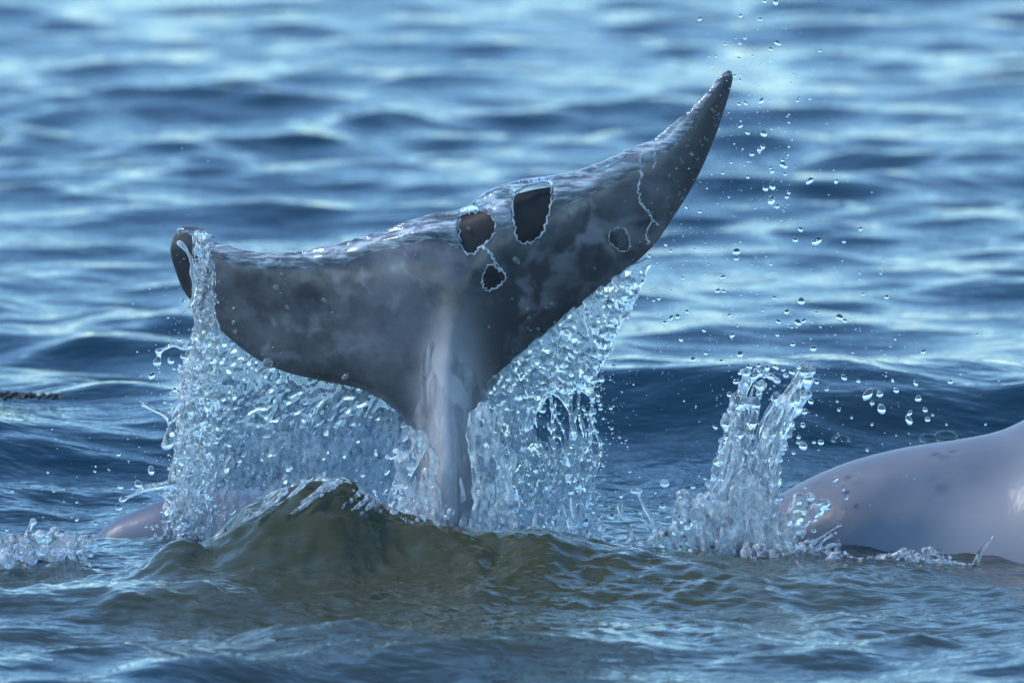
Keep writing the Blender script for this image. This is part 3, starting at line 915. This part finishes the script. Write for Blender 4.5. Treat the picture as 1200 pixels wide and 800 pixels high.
LBL = {'tip': ('small clear drop flung into the air beyond the pointed fluke tip', 'drops beyond the fluke tip'),
       'mid': ('clear drop in the air between right fluke and forked splash', 'drops above the forked splash'),
       'back': ('clear drop in the air above the smooth whale back', 'drops above the whale back'),
       'left': ('clear drop in the air beside the white falling column', 'drops beside the falling column'),
       'plume': ('clear drop bursting off the rim of the forked splash', 'drops on the rim of the forked splash'),
       'curt': ('clear drop shed from the torn water curtain, beside its ragged rim', 'drops beside the torn curtain'),
       'skin': ('clear drop clinging to the dark skin of the raised fluke', 'drops clinging to the fluke')}
big = {'tip': [(896, 2, 3), (909, 3, 3.5), (868, 19, 2.5), (891, 23, 3.5), (911, 51, 4), (903, 58, 2.5), (850, 52, 2.5), (873, 45, 2.5), (820, 23, 2.5), (866, 69, 2.2), (961, 60, 2), (868, 88, 1.8), (892, 119, 3.5), (866, 122, 3), (935, 118, 2.5), (949, 116, 2), (868, 148, 3), (895, 157, 4), (876, 156, 3), (893, 173, 4.5), (881, 181, 3), (890, 176, 3.5), (918, 194, 4.5), (905, 201, 3), (949, 212, 4.5), (980, 213, 3.5), (905, 219, 4), (897, 221, 3.5), (904, 235, 4.5), (847, 203, 2.5), (922, 231, 3), (911, 242, 3)],
       'mid': [(863, 295, 5), (863, 303, 4), (957, 283, 6), (932, 281, 4), (938, 269, 3), (989, 283, 3), (847, 325, 3.5), (841, 341, 4), (848, 341, 3), (939, 353, 4.5), (935, 378, 5), (942, 376, 3), (984, 372, 4.5), (990, 376, 3), (922, 365, 4), (912, 377, 3.5), (953, 408, 5.5), (858, 393, 4), (911, 392, 3.5), (929, 403, 4), (867, 415, 4), (827, 414, 3), (812, 421, 3.5), (845, 423, 3), (798, 398, 3), (786, 373, 3.5), (794, 371, 3), (779, 378, 3), (805, 365, 3), (772, 350, 3), (766, 352, 2.5), (780, 287, 2.5), (786, 294, 2.5), (820, 248, 3), (805, 243, 2.5), (800, 326, 2.5)],
       'back': [(989, 442, 4.5), (1017, 462, 7), (1031, 462, 5), (1022, 472, 4), (1033, 479, 6.5), (1050, 457, 5), (1076, 467, 5), (1065, 492, 6), (1066, 484, 4), (1087, 491, 4.5), (1084, 480, 3.5), (1093, 486, 2.5), (1114, 447, 4), (1073, 449, 3.5), (1046, 446, 2.5), (1006, 446, 3), (981, 470, 2.2), (998, 489, 2.2), (1039, 348, 4.5), (1011, 345, 2.5), (1082, 412, 3.5), (969, 456, 3), (983, 480, 2.5), (941, 522, 7), (962, 518, 5), (954, 518, 3), (979, 561, 4), (991, 582, 4.5), (1003, 592, 3), (988, 572, 3), (1071, 560, 2.5), (935, 518, 3), (1016, 527, 2.5), (1155, 497, 2), (1109, 497, 2), (1022, 497, 2), (1049, 397, 2), (1145, 392, 2), (1032, 320, 2.5)],
       'left': [(178, 440, 4.5), (200, 423, 5), (204, 457, 4), (141, 570, 5), (177, 551, 5.5), (162, 567, 6), (139, 594, 5), (139, 532, 3), (111, 552, 2.5), (56, 553, 2), (84, 605, 2), (90, 608, 3), (112, 613, 2.5), (8, 620, 3), (155, 572, 3), (90, 588, 2), (124, 611, 2.2), (63, 575, 2.2), (14, 575, 2.5), (210, 398, 2.5), (197, 372, 1.5), (204, 432, 2.5), (193, 471, 3), (215, 352, 2.5)],
       'plume': [(868, 436, 4), (878, 429, 4.5), (889, 428, 4), (899, 431, 5), (909, 430, 4), (918, 433, 3.5), (928, 436, 4), (936, 430, 3), (952, 432, 4.5), (957, 447, 4), (862, 447, 4), (855, 462, 4), (950, 470, 4), (943, 482, 5), (941, 498, 3.5), (838, 500, 3), (844, 516, 3.5), (936, 512, 4), (930, 530, 3), (826, 560, 3), (812, 570, 3.5)],
       'curt': [(766, 612, 3), (700, 462, 3.5), (704, 474, 3), (716, 478, 3), (707, 490, 2.5), (700, 505, 2.5), (717, 502, 2), (726, 512, 2), (717, 605, 4), (728, 580, 3.5), (738, 552, 2), (776, 592, 4.5), (707, 545, 2.5), (768, 577, 2)],
       'skin': [(605, 305, 6), (314, 425, 6.5), (405, 441, 4.5), (324, 337, 5), (331, 322, 4), (274, 362, 3.5), (573, 383, 3), (549, 268, 3.5), (337, 360, 3), (380, 352, 3.5), (390, 366, 2.5), (620, 372, 3), (618, 362, 2.5), (252, 309, 2), (257, 330, 2), (498, 438, 3.5), (492, 260, 2), (487, 299, 2), (630, 385, 3), (275, 378, 3.5), (276, 388, 3), (640, 360, 2.5), (600, 350, 2), (705, 338, 2.5)]}
count = 0
for key, L in big.items():
    for (a, b, q) in L:
        y = rd.uniform(-.12, .12)
        if key == 'skin':
            w = P(a, b, -.05); d, Y0, t = tail_maps(np.array([w[0]]), np.array([w[2]]))
            y = float(Y0[0] - t[0]) - .2 * q * S
        drop(a, b, q * .82, y, *LBL[key]); count += 1
for i in range(60):        # beads on the outer right blade
    k = rd.random()
    a = 770 + 85 * k + rd.gauss(0, 10); b = 265 - 170 * k + rd.gauss(0, 14)
    w = P(a, b, 0.0); d, Y0, t = tail_maps(np.array([w[0]]), np.array([w[2]]))
    if d[0] < .006: continue
    drop(a, b, rd.uniform(1.2, 2.2), float(Y0[0] - t[0]), *LBL['skin']); count += 1
small = {'tip': (30, 895, 150, 32, 70), 'mid': (18, 900, 360, 70, 55)}
for key, (n, cx_, cy_, sx_, sy_) in small.items():
    for i in range(n):
        drop(rd.gauss(cx_, sx_), max(3, rd.gauss(cy_, sy_)), rd.uniform(1.1, 2.3), rd.uniform(-.15, .15), *LBL[key]); count += 1
print('drops', count)

def fine_spray():
    base = bpy.data.meshes.new('tmp')
    import bmesh
    bm = bmesh.new(); bmesh.ops.create_icosphere(bm, subdivisions=1, radius=1.0)
    bv = np.array([v.co[:] for v in bm.verts]); bf = np.array([[v.index for v in f.verts] for f in bm.faces]); bm.free()
    r = random.Random(123); V = []; F = []
    cl = [(190, 885, 150, 40, 80), (190, 890, 350, 75, 60), (90, 790, 370, 25, 40), (110, 1020, 440, 70, 60), (90, 715, 500, 18, 70), (90, 190, 470, 25, 80), (60, 90, 560, 50, 50), (60, 640, 400, 60, 40), (60, 790, 270, 25, 40), (420, 630, 530, 42, 70), (160, 705, 430, 22, 60), (260, 228, 480, 22, 90), (220, 340, 500, 80, 55), (200, 890, 470, 40, 30), (200, 870, 610, 60, 28), (160, 520, 600, 50, 22)]
    i = 0
    for n, cx_, cy_, sx_, sy_ in cl:
        for _ in range(n):
            c = P(r.gauss(cx_, sx_), min(r.gauss(cy_, sy_), 650), r.uniform(-.2, .12) if n < 200 else r.uniform(-.14, -.02)); q = (0.4 + r.expovariate(1 / .35)) * S
            q = min(q, 1.4 * S)
            V.append(bv * q + c); F.append(bf + i * len(bv)); i += 1
    me = np_mesh('fine_spray', np.concatenate(V), np.concatenate(F))
    return add('fine_spray', me, M_WATER, kind='stuff', label='fine spray of tiny drops hanging in the air round the tail', cat='spray')
fine_spray()

# ------------------------------------------------------------------ bubbles afloat and weed
M_BUB = clear_water('bubble_skin', (0.72, 0.64, 0.56))
def bubble(px, py, rpx, label):
    gx, gy, gz = G(px, py + rpx * .4, 0.06)
    import bmesh
    bm = bmesh.new()
    r = rpx * S * (gy + 20) / 20
    prof = [(math.cos(a) * r, math.sin(a) * r * .6) for a in np.linspace(-.25, math.pi / 2, 14)]
    n = 32; V = []; F = []
    for s_, o in ((1.0, 0),):
        for (a, b) in prof[:-1]:
            for k in range(n):
                t = 2 * math.pi * k / n; V.append((a * s_ * math.cos(t), a * s_ * math.sin(t), b * s_))
    m = len(prof) - 1
    for s_ in range(1):
        for i in range(m - 1):
            for k in range(n):
                q = [s_ * m * n + i * n + k, s_ * m * n + i * n + (k + 1) % n, s_ * m * n + (i + 1) * n + (k + 1) % n, s_ * m * n + (i + 1) * n + k]
                F.append(q if s_ == 0 else q[::-1])
    me = np_mesh('bubble', V, np.array(F)); bm.free()
    me.materials.append(M_BUB)
    return add('floating_bubble', me, M_WATER, label=label, cat='bubble', loc=(gx, gy, gz))
bubble(50, 491, 15, 'single round bubble floating on the dark swell left of the tail')
bubble(985, 511, 11, 'lone bubble floating on the dark water between splash and whale back')
bubble(810, 485, 11, 'lone bubble floating between the torn curtain and the forked splash')
bubble(1088, 510, 12, 'small bubble in the pair floating right behind the whale back')
bubble(1108, 507, 15, 'bigger bubble in the pair floating right behind the whale back')

def weed():
    """a dark ragged clump of weed riding on the swell"""
    r = random.Random(8); V = []; F = []
    gx, gy, gz = G(14, 462, 0.10)
    import bmesh
    for i in range(150):
        x = r.gauss(0, .04); y = r.gauss(0, .02); L = r.uniform(.006, .016); a = r.uniform(-1.1, 1.1); b = r.uniform(-.8, .8)
        h0 = .006 * (1 - (x / .12) ** 2)
        p0 = np.array([x, y, h0 - .010]); d = np.array([math.sin(a), math.sin(b), math.cos(a)]); d /= np.linalg.norm(d)
        sd = np.cross(d, [0.3, 1, 0.1]); sd /= np.linalg.norm(sd); t = np.cross(d, sd)
        k = len(V); w = r.uniform(.002, .0045)
        for q, ww in ((0, 1), (.5, .9), (1, .15)):
            c = p0 + d * L * q + np.array([0, 0, -.3 * L * q * q])
            V += [c + sd * w * ww, c + t * w * ww * .5, c - sd * w * ww, c - t * w * ww * .5]
        for j in range(2):
            for m_ in range(4):
                F.append((k + j * 4 + m_, k + j * 4 + (m_ + 1) % 4, k + j * 4 + 4 + (m_ + 1) % 4, k + j * 4 + 4 + m_))
    m, n, l, b = mat('weed'); b.inputs['Base Color'].default_value = (.022, .020, .012, 1); b.inputs['Roughness'].default_value = .3
    add('floating_weed', np_mesh('floating_weed', V, np.array(F)), m, label='dark ragged clump of weed floating on the swell beyond the tail', cat='seaweed', loc=(gx, gy, gz))
weed()
